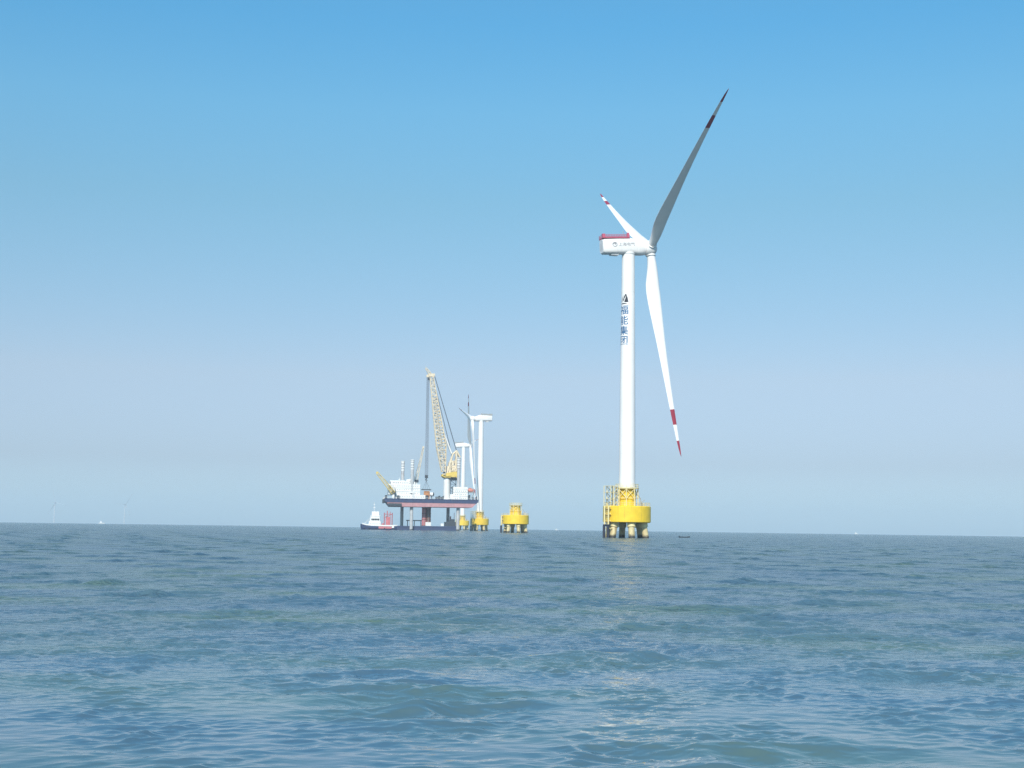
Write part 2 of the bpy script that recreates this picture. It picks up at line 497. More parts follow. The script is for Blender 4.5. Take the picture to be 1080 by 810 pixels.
# ------------------------------------------------------------------ wind turbines
CONE_TIP, ROTOR, TILT, HUB_X = 4.3, 72.7, R(4.1), 8.0
CHORD = [(0, 2.9), (.03, 2.9), (.06, 3.3), (.10, 3.95), (.15, 4.65), (.20, 4.85), (.26, 4.6), (.34, 3.95), (.45, 3.1), (.56, 2.5), (.66, 2.05),
         (.77, 1.62), (.845, 1.32), (.923, .95), (.965, .66), (.99, .34), (1, .10)]
THICK = [(0, 1), (.03, 1), (.06, .92), (.10, .70), (.15, .48), (.20, .37), (.26, .31), (.45, .24), (.66, .20), (1, .17)]


def interp(tab, f):
    for (a, va), (b_, vb) in zip(tab[:-1], tab[1:]):
        if f <= b_: return va + (vb - va) * (f - a) / (b_ - a)
    return tab[-1][1]


def blade_mesh(bend, pod=0):
    fr = sorted(set([0, .012, .03, .045, .06, .08, .1, .125, .15, .175, .2, .23, .26, .3, .34, .39, .45, .5, .56, .61, .66, .72, .77, .808, .845,
                     .884, .923, .945, .965, .98, .99, 1]))
    rings = []
    n = 28
    for f in fr:
        r = 1.6 + (ROTOR - 1.6) * f
        c = interp(CHORD, f); t = interp(THICK, f)
        s = min(1, max(0, (f - .03) / .15)); s = s * s * (3 - 2 * s)
        tw = R(13) * (1 - f) ** 2 * s
        ring = []
        for k in range(n):
            a = 2 * PI * k / n
            ex, ey = math.cos(a) * .5, math.sin(a) * .5 * t          # ellipse
            u = (1 - math.cos(a)) / 2                                # 0 at leading edge (+x)
            th = t * 5 * (.2969 * math.sqrt(u) - .126 * u - .3516 * u * u + .2843 * u ** 3 - .1015 * u ** 4)
            ax, ay = .5 - u, math.copysign(th, math.sin(a)) + .018 * math.sin(PI * u)
            ax += -.17                                               # hang the chord behind the pitch axis
            x = (ex * (1 - s) + ax * s) * c; y = (ey * (1 - s) + ay * s) * c
            ring.append((x * math.cos(tw) - y * math.sin(tw) + bend * f * f, x * math.sin(tw) + y * math.cos(tw), r))
        rings.append(ring)
    mids = [(fr[j] + fr[j + 1]) / 2 for j in range(len(fr) - 1)]
    mb = MB()
    mb.loft(rings, mif=lambda j: 1 if (.77 < mids[j] < .845 or mids[j] > .923) else 0)
    return mb


def sliced(vs, fs, step=.12):
    """The flat outline cut into narrow vertical strips, so that it can follow a round tower."""
    import bmesh
    bm = bmesh.new()
    bv = [bm.verts.new(v) for v in vs]
    for f in fs:
        try: bm.faces.new([bv[i] for i in f])
        except ValueError: pass
    x0, x1 = min(v[0] for v in vs), max(v[0] for v in vs)
    x = x0 + step
    while x < x1:
        bmesh.ops.bisect_plane(bm, geom=bm.verts[:] + bm.edges[:] + bm.faces[:], plane_co=(x, 0, 0), plane_no=(1, 0, 0))
        x += step
    bm.verts.index_update()
    out = [v.co.copy() for v in bm.verts], [tuple(v.index for v in f.verts) for f in bm.faces]
    bm.free()
    return out


def text_mesh(s, size, name, bold=0.0):
    cu_ = bpy.data.curves.new(name, 'FONT'); cu_.body = s; cu_.size = size; cu_.align_x = 'CENTER'; cu_.align_y = 'CENTER'
    cu_.resolution_u = 3; cu_.offset = bold
    o = bpy.data.objects.new(name, cu_); C.objects.link(o)
    bpy.context.view_layer.update()
    me = bpy.data.meshes.new_from_object(o.evaluated_get(bpy.context.evaluated_depsgraph_get()))
    bpy.data.objects.remove(o); bpy.data.curves.remove(cu_)
    vs = [v.co.copy() for v in me.vertices]; fs = [tuple(p.vertices) for p in me.polygons]
    bpy.data.meshes.remove(me)
    return vs, fs


TOWER_PROF = [(2.78, 17.0), (2.74, 30), (2.62, 50), (2.45, 72), (2.2, 97.5)]


def tower_r(z):
    return interp([(zz, rr) for rr, zz in TOWER_PROF], z)


def nacelle_ring(x, hw, z0, z1, e, n=36):
    zc, hh = (z0 + z1) / 2, (z1 - z0) / 2
    out = []
    for k in range(n):
        t = 2 * PI * k / n
        c, s = math.cos(t), math.sin(t)
        out.append((x, hw * math.copysign(abs(c) ** (2 / e), c), zc + hh * math.copysign(abs(s) ** (2 / e), s)))
    return out


def turbine(loc, yaw, phases, label, cone=CONE_TIP, writing=False, stair_side=PI + .6, cat='wind turbine', TILT=TILT, pitch=0.0, rail='rail_red'):
    root = thing('wind_turbine', loc, yaw, label, cat, 'wind turbines standing in the sea')
    fd = foundation_parts_as_part(root, stair_side - yaw)
    mb = MB()
    mb.lathe(TOWER_PROF, 64)
    tw = mb.build('tower', M['tower'], root)
    for zz in (17.05, 43.0, 66.0, 84.0):
        mb = MB(); mb.lathe([(tower_r(zz) + .015, zz - .09), (tower_r(zz) + .015, zz + .09)], 64)
        mb.build('flange_ring', M['nacelle'], tw)
    mb = MB(); mb.box(-.55, .55, -2.84, -2.6, 17.0, 19.4, mat=Matrix.Rotation(-yaw + 2.2, 4, 'Z')); mb.build('door', M['grate'], tw)
    # nacelle: built along +x (towards the rotor), tilted with the shaft
    tm = Matrix.Translation((0, 0, 99.25)) @ Matrix.Rotation(-TILT, 4, 'Y')
    mb = MB()
    sec = [(-9.8, 1.85, -2.1, 2.0, 4), (-9.6, 2.08, -2.3, 2.22, 4), (-9.1, 2.28, -2.48, 2.42, 4), (-4, 2.36, -2.5, 2.52, 4), (0.5, 2.36, -2.5, 2.58, 3.8),
           (2.6, 2.32, -2.45, 2.5, 4), (4.2, 2.22, -2.25, 2.28, 2.8), (5.2, 2.05, -2.05, 2.05, 2.1), (5.6, 1.95, -1.95, 1.95, 2), (6.1, 1.95, -1.95, 1.95, 2)]
    lift = lambda x_: .95 * min(1, max(0, (5.0 - x_) / 4.0))
    mb.loft([nacelle_ring(x_, hw_, z0_ * 1.13 + lift(x_), z1_ * 1.06 + lift(x_), e_) for x_, hw_, z0_, z1_, e_ in sec])
    for v_ in range(5): mb.box(-9.84, -9.76, -1.3, 1.3, -.3 + v_ * .5, -.1 + v_ * .5)
    na = mb.build('nacelle', M['nacelle'], root); na.matrix_local = tm
    mb = MB(); mb.lathe([(2.35, 97.3), (2.35, 97.9)], 48); mb.box(-6.6, -3.9, -1.2, 1.2, 96.6, 97.5); mb.build('yaw_ring', M['nacelle'], na).matrix_local = tm.inverted()
    mb = MB()
    xs = [-9.7 + 9.6 * k / 16 for k in range(17)]
    for x in xs:
        for y in (-2.2, 2.2): mb.tube((x, y, 2.35), (x, y, 3.75), .05, n=5)
    for y in (-2.2, 2.2):
        for zz in (2.75, 3.0, 3.25, 3.5, 3.75): mb.tube((-9.7, y, zz), (-.1, y, zz), .055, n=5)
        mb.box(-9.7, -.1, y - .02, y + .02, 2.5, 2.75)
    for x in (-9.7, -.1):
        for zz in (2.75, 3.25, 3.75): mb.tube((x, -2.2, zz), (x, 2.2, zz), .055, n=5)
        for k in range(5): mb.tube((x, -2.2 + k * 1.1, 2.3), (x, -2.2 + k * 1.1, 3.75), .05, n=5)
    mb.box(-9.72, -.08, -2.25, 2.25, 2.54, 2.66)
    mb.box(-9.9, -8.9, -2.3, -1.2, 2.6, 4.0); mb.box(-.9, -.2, -2.3, -1.7, 2.6, 4.3)
    mb.build('railing', M[rail], na, (0, 0, .95))
    mb = MB(); mb.tube((-1.2, .6, 2.5), (-1.2, .6, 5.2), .05, n=6); mb.tube((-1.2, .2, 5.0), (-1.2, 1.0, 5.0), .04, n=6); mb.tube((-1.2, 1.0, 5.0), (-1.2, 1.0, 5.4), .09, n=6)
    mb.build('wind_vane', M['grate'], na, (0, 0, .95))
    if writing:
        yy = -2.375
        mb = MB()
        for a0, a1, r0, w in ((20, 200, .78, .20), (205, 375, .78, .13), (-25, 150, .30, .18)):
            nseg = 18
            for k in range(nseg):
                t0, t1 = R(a0 + (a1 - a0) * k / nseg), R(a0 + (a1 - a0) * (k + 1) / nseg)
                wk = w * (.35 + .65 * math.sin(PI * (k + .5) / nseg))
                q = [(r * math.cos(t), yy, r * math.sin(t) * .85) for t, r in ((t0, r0 - wk), (t1, r0 - wk), (t1, r0 + wk), (t0, r0 + wk))]
                mb.add([(x - 5.6, y, z + .25) for x, y, z in q], [(0, 1, 2, 3)])
        mb.build('emblem', M['ink_grey'], na, (0, 0, .9))
        vs, fs = text_mesh('上海电气', 1.35, 'lettering')
        mb = MB(); mb.add([(v.x * 1.12 - 1.35, yy, v.y + .2) for v in vs], fs); mb.build('lettering', M['ink_grey'], na, (0, 0, .9))
        az = -PI / 2 - yaw - R(38) - R(4.6)
        def on_tower(u, w_, z):                  # u metres round the tower, z height
            r_ = tower_r(z) + .012; a_ = az + u / r_
            return (r_ * math.cos(a_), r_ * math.sin(a_), z)
        base_z = 70.2
        vs_all, k = MB(), 0
        for ch, zz in zip('福能集团', (77.7, 74.1, 70.6, 67.1)):
            vs, fs = text_mesh(ch, 3.4, 'lettering', .04)
            cx = (min(v.x for v in vs) + max(v.x for v in vs)) / 2; cz = (min(v.y for v in vs) + max(v.y for v in vs)) / 2
            vs, fs = sliced(vs, fs)
            vs_all.add([on_tower((v.x - cx) * 1.08, 0, zz + (v.y - cz) * .98) for v in vs], fs)
        vs_all.build('lettering', M['ink_blue'], tw)
        mb = MB()
        def patch(pts):
            vs, fs = sliced([(u * 1.12, w_ * 1.06, 0) for u, w_ in pts], [tuple(range(len(pts)))])
            mb.add([on_tower(v.x, 0, 79.6 + v.y) for v in vs], fs)
        patch([(-1.45, .05), (-.6, .42), (.35, .4), (1.5, .02), (.6, .05), (-.3, .1)])
        patch([(.15, .75), (.95, 3.1), (1.25, 2.2), (1.55, .7), (.8, .62)])
        patch([(.95, 3.1), (.55, 3.4), (.1, 2.6), (-.25, 1.5), (-.05, .8), (.2, 1.9)])
        mb.build('emblem', M['ink_black'], tw)
        mb = MB()
        patch([(.1, 3.2), (-.6, 2.2), (-1.2, .9), (-1.05, .85), (-.5, 1.9)])
        patch([(-.2, 2.3), (-.6, 1.4), (-.8, .75), (-.62, .75), (-.3, 1.5)])
        mb.build('emblem', M['ink_grey'], tw)
    # hub
    mb = MB()
    prof = [(-2.1, 2.05), (-1.8, 2.3), (-.6, 2.5), (.6, 2.42), (1.3, 2.15), (1.9, 1.6), (2.25, .9), (2.4, .2)]
    rings = [[(HUB_X + x, r * math.cos(2 * PI * k / 36), r * math.sin(2 * PI * k / 36)) for k in range(36)] for x, r in prof]
    mb.loft(rings)
    for ph in phases:
        d_ = Vector((0, math.sin(ph), math.cos(ph)))
        mb.tube(Vector((HUB_X, 0, 0)) + d_ * 1.0, Vector((HUB_X, 0, 0)) + d_ * 2.35, 1.6, n=32)
        mb.tube(Vector((HUB_X, 0, 0)) + d_ * 2.35, Vector((HUB_X, 0, 0)) + d_ * 2.55, 1.75, n=32)
    hb = mb.build('hub', M['nacelle'], root); hb.matrix_local = tm
    straight = R(cone * 0.55)
    bend = ROTOR * (math.sin(R(cone)) - math.sin(straight))
    proto = blade_mesh(bend)
    me = None
    for ph in phases:
        span = Vector((math.sin(straight), math.sin(ph) * math.cos(straight), math.cos(ph) * math.cos(straight)))
        chord = (Vector((1, 0, 0)) - span * span.x).normalized()
        chord = Matrix.Rotation(pitch, 3, span) @ chord
        thick = span.cross(chord)
        bm_ = Matrix((chord, thick, span)).transposed().to_4x4(); bm_.translation = (HUB_X, 0, 0)
        if me is None:
            o = proto.build('blade', [M['blade'], M['band']], root); me = o.data
        else:
            o = link('blade', me, root)
        o.matrix_local = tm @ bm_
    return root


def foundation_parts_as_part(root, side):
    f = bpy.data.objects.new('foundation', None); C.objects.link(f); f.parent = root
    foundation_parts(f, side, True, -R(14.9) if abs(side - PI - .6 + R(14.9)) < .01 else .3)
    return f


p0 = at(661, 567.5, 484.0)
turbine((p0.x, 484, sea_z(484)), R(14.9), [R(302.1), R(62.1), R(182.1)],
        'large white wind turbine with blue lettering down its tower and yellow pile foundation', writing=True)
p1 = at(505.7, 556, 1265)
turbine((p1.x, 1265, sea_z(1265)), R(192), [R(282), R(162)],
        'white wind turbine with only two blades fitted, standing beside the crane platform', cone=0.3, TILT=0.0, pitch=R(78), rail='grate')
p2 = at(487.5, 556, 1685)
turbine((p2.x, 1685, sea_z(1685)), R(-3), [R(200), R(320), R(80)],
        'three bladed white wind turbine half hidden behind the crane platform', cone=4, rail='grate', pitch=R(32))

p3 = at(543.6, 560, 875)
fr = thing('foundation_platform', (p3.x, 875, sea_z(875)), 0, 'bare yellow pile foundation with no tower on it, standing alone in the sea', 'foundation')
foundation_parts(fr, PI + .2, stair=False, turn=.12)


# far turbines on the horizon
def far_turbine(px, dist, phase, label):
    p = at(px, 550, dist)
    root = thing('wind_turbine', (p.x, dist, sea_z(dist)), R(70), label, 'wind turbine', 'wind turbines standing in the sea')
    mb = MB(); mb.lathe([(3.2, 0), (3.2, 16), (2.8, 17), (2.2, 97)], 16); mb.build('tower', M['hazed_white'], root)
    mb = MB(); mb.box(-8, 5, -2.3, 2.3, 96.8, 101.5); mb.build('nacelle', M['hazed_white'], root)
    mb = MB(); mb.tube((5, 0, 99.3), (9, 0, 99.3), 2.3, 1.4, n=14); mb.build('hub', M['hazed_white'], root)
    pm = None
    for k in range(3):
        a = phase + k * 2 * PI / 3
        if pm is None: o = blade_mesh(2).build('blade', [M['hazed_white'], M['band']], root); pm = o.data
        else: o = link('blade', pm, root)
        o.matrix_local = Matrix.Translation((7.5, 0, 99.3)) @ Matrix.Rotation(-a, 4, 'X')


far_turbine(57, 7000, R(20), 'faint horizon turbine with the tiny white boat between it and the crane platform')
far_turbine(131, 7300, R(-35), 'faint horizon turbine standing between the tiny white boat and the crane platform')

# ------------------------------------------------------------------ jack-up platform
D = 1200.0
S = D / F                                   # metres per photo pixel there
pj = at(453, 558, D)
YAW = R(7)
jack = thing('jackup_platform', (pj.x, D, sea_z(D)), YAW, 'navy and faded red jack-up platform standing on legs with white deckhouses', 'jack-up platform')


def lx(px): return (px - 453) * S
def lz(py): return (559.3 - py) * S         # 559.3: the water line at that distance


DECK, KEEL = lz(527.0), lz(535.2)
MID = lz(531)
hx0, hx1, hy = lx(404.5), lx(501.5), 19.5
mb = MB()
mb.prism([(hx0 + 4.5, KEEL), (hx1 - 5, KEEL), (hx1 - 1.5, MID), (hx0 + 1, MID + 1)], -hy, hy, 1)
mb.prism([(hx0, MID + 1.2), (hx0 + 1, MID), (hx1 - 1.5, MID), (hx1, MID + 1), (hx1, DECK), (hx0, DECK)], -hy - .3, hy + .3, 0)
for k in range(26):
    x = hx0 + 2 + k * (hx1 - hx0 - 4) / 25; mb.box(x - .15, x + .15, -hy - .55, -hy - .25, MID + .3, DECK, 0)
mb.box(hx0, hx1, -hy - .6, -hy - .2, DECK - .5, DECK - .1)
mb.build('hull', [M['navy'], M['antifoul']], jack)
mb = MB()
for (x0, y0, x1, y1) in ((hx0, -hy, hx1, -hy), (hx1, -hy, hx1, hy), (hx0, -hy, hx0, hy), (hx0, hy, hx1, hy)):
    nn = int(max(abs(x1 - x0), abs(y1 - y0)) / 2.4)
    for k in range(nn + 1):
        f = k / nn; mb.tube((x0 + (x1 - x0) * f, y0 + (y1 - y0) * f, DECK), (x0 + (x1 - x0) * f, y0 + (y1 - y0) * f, DECK + 1.2), .06, n=4)
    for zz in (.6, 1.2): mb.tube((x0, y0, DECK + zz), (x1, y1, DECK + zz), .06, n=4)
mb.build('guard_rail', M['white'], jack)
# underside fittings at the left end
mb = MB(); mb.box(hx0 + 3, hx0 + 14, -hy - 1.2, -hy - .4, KEEL + .5, KEEL + 2.6); mb.build('bumper', M['dark'], jack); mb = MB(); mb.box(hx0 - .8, hx0 + .5, -14, 14, MID - .5, DECK - .5)
mb.build('bumper', M['dark'], jack)


def jack_leg(x, y, top, mat):
    mb = MB(); mb.tube((x, y, -8), (x, y, top), 1.38, n=24)
    lg = mb.build('leg', mat, jack)
    zz = DECK + 7.5
    while zz < top - .6:
        if zz > top - 8.5:
            mb = MB(); mb.tube((x, y, zz), (x, y, zz + .9), 1.62, n=24); mb.build('pin_ring', M['white'], lg)
        zz += 2.1
    mb = MB(); mb.tube((x, y, top - .1), (x, y, top + .5), 1.7, n=24)
    mb.build('leg_cap', M['white'], lg)
    mb = MB()
    for a in range(4):
        t = a * PI / 2 + .4; mb.box(2.0, 2.8, -.6, .6, DECK, DECK + 5.2, mat=Matrix.Translation((x, y, 0)) @ Matrix.Rotation(t, 4, 'Z'))
    mb.lathe([(2.3, DECK), (2.3, DECK + 1.4)], 20, cx=x, cy=y); mb.lathe([(2.5, DECK + 4.6), (2.5, DECK + 5.3)], 20, cx=x, cy=y)
    mb.build('jacking_house', M['white'], jack)


def leg_at(px, y):
    """The local x that puts a leg at row y under photo column px."""
    return lx(px) / math.cos(YAW) * (1 + y * math.cos(YAW) / D) + y * math.tan(YAW) + (px - 540) / F * y


jack_leg(leg_at(433.6, -15), -15, lz(487), M['leg_grey'])
jack_leg(leg_at(424.3, 15), 15, lz(487), M['leg_grey'])
jack_leg(leg_at(482.8, -15), -15, lz(484), M['leg_grey'])
jack_leg(leg_at(471.8, 15), 15, lz(500), M['leg_grey'])


def windows(parent, x0, x1, nwin, y, z, w=.8, h=.9, full=False, name='window'):
    """A row of single windows, each an object of its own under its wall."""
    if not full: w, h = w * .6, h * .6
    mb = MB(); mb.box(-w / 2, w / 2, -.06, .04, 0, h)
    me = None
    for k in range(nwin):
        x = x0 + (x1 - x0) * (k + .5) / nwin
        if me is None: o = mb.build(name, M['glass'], parent); me = o.data
        else: o = link(name, me, parent)
        o.location = (x, y, z)


# accommodation block on the left
mb = MB()
ax0, ax1 = lx(408.5), lx(441)
z1, z2 = lz(523), lz(512)
mb.box(ax0 + 6, lx(447), -17, 15, DECK, z1)
mb.box(ax0, ax1, -16.2, 14, z1, z2)
mb.box(ax0 + 2, lx(436), -14, 12, z2, lz(509.3))
for zz in (lz(519.5), lz(515.8)): mb.box(ax0 - .2, ax1 + .2, -16.5, -16.15, zz, zz + .25)
dh = mb.build('deckhouse', M['white'], jack)
for z, a, b_, nn in ((DECK + 1.2, lx(417), lx(446), 12),):
    windows(dh, a, b_, nn, -17, z)
for z in (lz(521.6), lz(518), lz(514.3)):
    windows(dh, ax0 + 1, ax1 - 1, 13, -16.2, z, .7, .7)
windows(dh, ax0 + 3, lx(435), 12, -14, lz(511.2), 1.4, 1.1)
mb = MB()
for k in range(14):
    x = ax0 + k * (ax1 - ax0) / 13; mb.tube((x, -16.2, z2), (x, -16.2, z2 + 1.1), .05, n=4)
for zz in (.55, 1.1): mb.tube((ax0, -16.2, z2 + zz), (ax1, -16.2, z2 + zz), .05, n=4)
mb.tube((lx(420), -5, lz(509.3)), (lx(420), -5, lz(505)), .15, n=6); mb.box(lx(419.2), lx(420.8), -5.2, -4.8, lz(507), lz(506.4))
mb.box(lx(427), lx(433), -12, -6, lz(509.3), lz(506.8)); mb.lathe([(1.2, lz(509)), (1.4, lz(507.8)), (.9, lz(506.6)), (.1, lz(506.2))], 14, cx=lx(431), cy=-12.5)
mb.box(lx(410), lx(426), -10, 6, lz(509.35), lz(508.2))
mb.build('roof_fittings', M['white'], dh)
# workshop block on the right
mb = MB()
bx0, bx1 = lx(475.5), lx(490.5)
mb.box(bx0, bx1, -17.2, -2, DECK, lz(514)); mb.box(lx(472.5), bx0 + .01, -16, -6, DECK, lz(521.5))
for zz in (lz(523.5), lz(519.5), lz(516)): mb.box(bx0 - .15, bx1 + .15, -17.5, -17.1, zz, zz + .2)
ws = mb.build('workshop', M['white'], jack)
for z in (lz(526), lz(522.3), lz(518.6)):
    windows(ws, bx0 + 1, bx1 - 1, 6, -17.2, z, .8, .8)
mb = MB()
for k in range(8):
    x = bx0 + k * (bx1 - bx0) / 7; mb.tube((x, -17, lz(514)), (x, -17, lz(514) + 1.2), .05, n=4)
mb.tube((bx0, -17, lz(514) + 1.2), (bx1, -17, lz(514) + 1.2), .05, n=4); mb.tube((lx(488.5), -14, lz(514)), (lx(488.5), -14, lz(511)), .12, n=6)
mb.build('roof_rail', M['grate'], ws)
# access tower between crane and leg
mb = MB()
for k in range(7):
    z = DECK + 1 + k * 2.9
    mb.box(lx(473.2), lx(478.5), -14, -11.5, z, z + .25)
for x in (lx(473.2), lx(478.5)):
    for y in (-14, -11.5): mb.tube((x, y, DECK), (x, y, lz(503)), .14, n=6)
for k in range(6):
    z = DECK + 1 + k * 2.9; mb.tube((lx(473.4) if k % 2 else lx(478.3), -14, z), (lx(478.3) if k % 2 else lx(473.4), -14, z + 2.9), .2, n=6)
mb.build('access_stair', M['dark'], jack)
# deck machinery along the rail
for (x, w, h) in ((448, 2.2, 2.6), (458.5, 2.5, 1.6), (461, 1.6, 2.4), (463.2, 2.2, 1.5), (465, 1.2, 2.2), (492, 1.8, 3.4), (496, 1.4, 1.5), (499.5, 1.2, 2.2), (406, 2, 2.2), (418.5, 2.2, 2.1)):
    mb = MB(); mb.box(lx(x) - w / 2, lx(x) + w / 2, -18.6, -17.3, DECK + .05, DECK + h)
    mb.tube((lx(x) - w / 2, -18.2, DECK + h), (lx(x) + w / 2, -18.2, DECK + h + .2), .35, n=8)
    mb.build('deck_winch', M['dark'], jack)
# stern frame and platform at the right end
mb = MB()
xa, xb = lx(490.8), lx(498.5)
mb.box(xa, xb, -14, -6, lz(519.6), lz(519))
for x in (xa + .5, xb - .5): mb.tube((x, -13.5, lz(519.6)), (lx(493.8), -13.5, DECK), .25, n=6)
for x in (lx(496), lx(500.5)): mb.tube((x, -16, DECK), (x + .6, -16, lz(514.5)), .16, n=6)
mb.tube((lx(496), -16, lz(516)), (lx(500.5) + .6, -16, lz(516)), .1, n=5)
mb.tube((lx(496), -16, lz(516)), (lx(500.5), -16, DECK), .1, n=5)
mb.build('boat_cradle', M['grate'], jack)


def jw(px, y, z):
    """Local platform point -> world."""
    return Matrix.Translation(jack.location) @ Matrix.Rotation(YAW, 4, 'Z') @ Vector((lx(px), y, z))


t = thing('lifeboat', jw(494.5, -10, lz(519)), YAW, 'pale red covered lifeboat on a cradle beside the workshop block of the platform', 'lifeboat')
mb = MB(); mb.loft([[(x, w * math.cos(2 * PI * k / 16), 1.5 + h * math.sin(2 * PI * k / 16)) for k in range(16)] for x, w, h in
                    ((-3.2, .15, .3), (-2.7, .8, .9), (-1.5, 1.25, 1.3), (1, 1.3, 1.4), (2.4, .9, 1.1), (3.1, .2, .5))])
mb.build('hull', M['lifeboat'], t)
mb = MB(); mb.box(-1.6, .6, -.8, .8, 2.6, 3.5); mb.build('cabin', M['lifeboat'], t)

# load under the crane hook
t = thing('blade_root_tube', jw(452, -9, DECK), YAW, 'white steel tube with a black open end lying on the platform deck', 'steel tube')
mb = MB(); mb.tube((-2.5, 0, 4.1), (2.6, -1, 4.1), 1.5, 1.65, n=24); mb.build('tube', M['white'], t)
mb = MB(); mb.tube((2.55, -1, 4.1), (2.9, -1.05, 4.1), 1.68, n=24); mb.tube((2.9, -1.05, 4.1), (3.0, -1.1, 4.1), 1.2, n=24); mb.build('open_end', M['ink_black'], t)
mb = MB(); mb.box(-1.9, -1.2, -2, 2, 0, 2.7); mb.box(1.0, 1.7, -2.6, 1.4, 0, 2.6); mb.build('cradle', M['dark'], t)
t = thing('steel_crate', jw(448.5, -10, DECK), YAW, 'orange brown steel frame on the deck under the hanging hook', 'steel frame')
mb = MB()
for x in (-2, 2):
    for y in (-2, 2): mb.box(x - .3, x + .3, y - .3, y + .3, 0, 6.6)
for z in (.1, 3.0, 6.2): mb.box(-2.2, 2.2, -2.2, 2.2, z, z + .5)
mb.box(-1.6, 1.5, -1.6, 1.6, 3.4, 6.1)
mb.build('frame', M['orange'], t)

# ------------------------------------------------------------------ main crane of the platform
crx = 469.6
cz0 = jw(crx, 0, 0)
crane = thing('heavy_lift_crane', jw(crx, -7, DECK), YAW, 'tall cream lattice boom crane on a white round pedestal, rising over the platform', 'crane')


def c_(px, py, y=0.0):
    p = at(px, py, crane.location.y) - crane.location
    return Vector((p.x / math.cos(YAW), y, p.z))


mb = MB(); mb.lathe([(3.1, 0), (2.75, .8), (2.75, 17.4), (3.4, 18.2)], 40); mb.build('pedestal', M['white'], crane)
mb = MB()
mb.lathe([(3.6, 17.9), (5.0, 19.2), (5.0, 20.3)], 32)
mb.prism([((463.8 - crx) * S, 21), ((464.2 - crx) * S, 19.5), ((467 - crx) * S, 18.3), ((480 - crx) * S, 18.3), ((481.2 - crx) * S, 20.3), ((481.2 - crx) * S, 23), ((478 - crx) * S, 23.4), ((470 - crx) * S, 22.2)], -4.2, 4.2)
mb.build('slewing_platform', M['crane_yellow'], crane)
mb = MB(); mb.box((473.5 - crx) * S, (480.5 - crx) * S, -4.0, 4.0, 16.3, 18.35); mb.build('counterweight', M['dark'], crane)
mb = MB(); mb.box((474 - crx) * S, (481 - crx) * S, -3.2, 3.2, 23.2, 28.5)
for k in range(3): mb.tube(((475.2 + 2.2 * k - crx) * S, -3.9, 25), ((475.2 + 2.2 * k - crx) * S, 3.9, 25), 1.1, n=14)
for x, z0, h in ((470.3, 22.4, 5.5), (472, 22.6, 8.5), (475, 28.4, 3.6), (478.5, 28.4, 2.4)):
    mb.box((x - crx) * S - .9, (x - crx) * S + .9, -3.4, 3.4, z0, z0 + h)
mb.build('winch_house', M['cream'], crane)
mb = MB(); mb.box((465.2 - crx) * S, (467.7 - crx) * S, -5.6, -3.4, 20.5, 23.4)
cb = mb.build('operator_cab', M['cream'], crane)
mb = MB(); mb.box((465.1 - crx) * S, (467.4 - crx) * S, -5.66, -5.58, 21.6, 23.1); mb.box((465.2 - crx) * S - .06, (465.2 - crx) * S + .02, -5.4, -3.6, 21.4, 23.1); mb.build('window', M['glass'], cb)
# gantry (A-frame) behind the boom foot
apex = [c_(481.5, 475.5, -2.4), c_(481.5, 475.5, 2.4)]
mb = MB()
for s_, ap in zip((-1, 1), apex):
    mb.tube(c_(471, 501, 3.2 * s_), c_(477.5, 479, 2.6 * s_), .8, n=10); mb.tube(c_(477.5, 479, 2.6 * s_), ap, .8, n=10)
    mb.tube(c_(480, 500, 3.2 * s_), ap, .85, n=10); mb.tube(ap, c_(485, 482.5, 2.4 * s_), .75, n=10); mb.tube(c_(485, 482.5, 2.4 * s_), c_(480.5, 491, 3 * s_), .5, n=8)
    mb.tube(c_(473.3, 493, 3.1 * s_), c_(480.2, 493, 3.1 * s_), .45, n=8); mb.tube(c_(475.2, 486.5, 2.9 * s_), c_(480.8, 486.5, 2.8 * s_), .45, n=8)
    mb.tube(c_(473.3, 493, 3.1 * s_), c_(480.8, 486.5, 2.8 * s_), .35, n=6); mb.tube(c_(471.5, 500, 3.2 * s_), c_(480.2, 493, 3.1 * s_), .35, n=6)
for p in ((477.5, 479), (481.5, 475.5), (475.2, 486.5), (480.5, 490)): mb.tube(c_(*p, -2.8), c_(*p, 2.8), .45, n=8)
mb.build('gantry', M['cream'], crane)
# boom: two lattice legs that meet at the head
foot, neck, head = c_(467.8, 497.5), c_(460.6, 440), c_(455.3, 397.5)
mb = MB()
up_ = Vector((0, 1, 0))
mid = foot.lerp(head, .27) + Vector((.8, 0, 0))
mb.truss(foot, mid, 3.0, 8.0, up_, 6, .46, .27, 6.5, 8)
mb.truss(mid, head, 8.0, 2.8, up_, 22, .44, .25, 8, 2.6)
mb.truss(foot.lerp(mid, .3), head.lerp(mid, .3), 3.0, 1.6, up_, 18, .2, .14)
mb.build('boom', M['cream'], crane)
mb = MB()
mb.box(-2.0, 3.0, -1.6, 1.6, -.8, 1.7, mat=Matrix.Translation(c_(455, 396.5)))
mb.truss(c_(454.5, 396), c_(449.3, 388.5), 2.4, 1.2, up_, 4, .24, .13)
mb.tube(c_(449.3, 388.5), c_(449.1, 386.5), .12, n=6)
for x in (451.3, 453.4): mb.tube(c_(x, 396.8, -.7), c_(x, 396.8, .7), 1.2, n=16)
mb.tube(c_(457.5, 395.5, -1.8), c_(457.5, 395.5, 1.8), 1.0, n=14)
mb.build('boom_head', M['cream'], crane)
mb = MB()
for k in range(3): mb.box(-.5, .5, -.9, .9, -1.6, .6, mat=Matrix.Translation(c_(452 + .9 * k, 399.2)))
mb.build('sheave_block', M['dark'], crane)
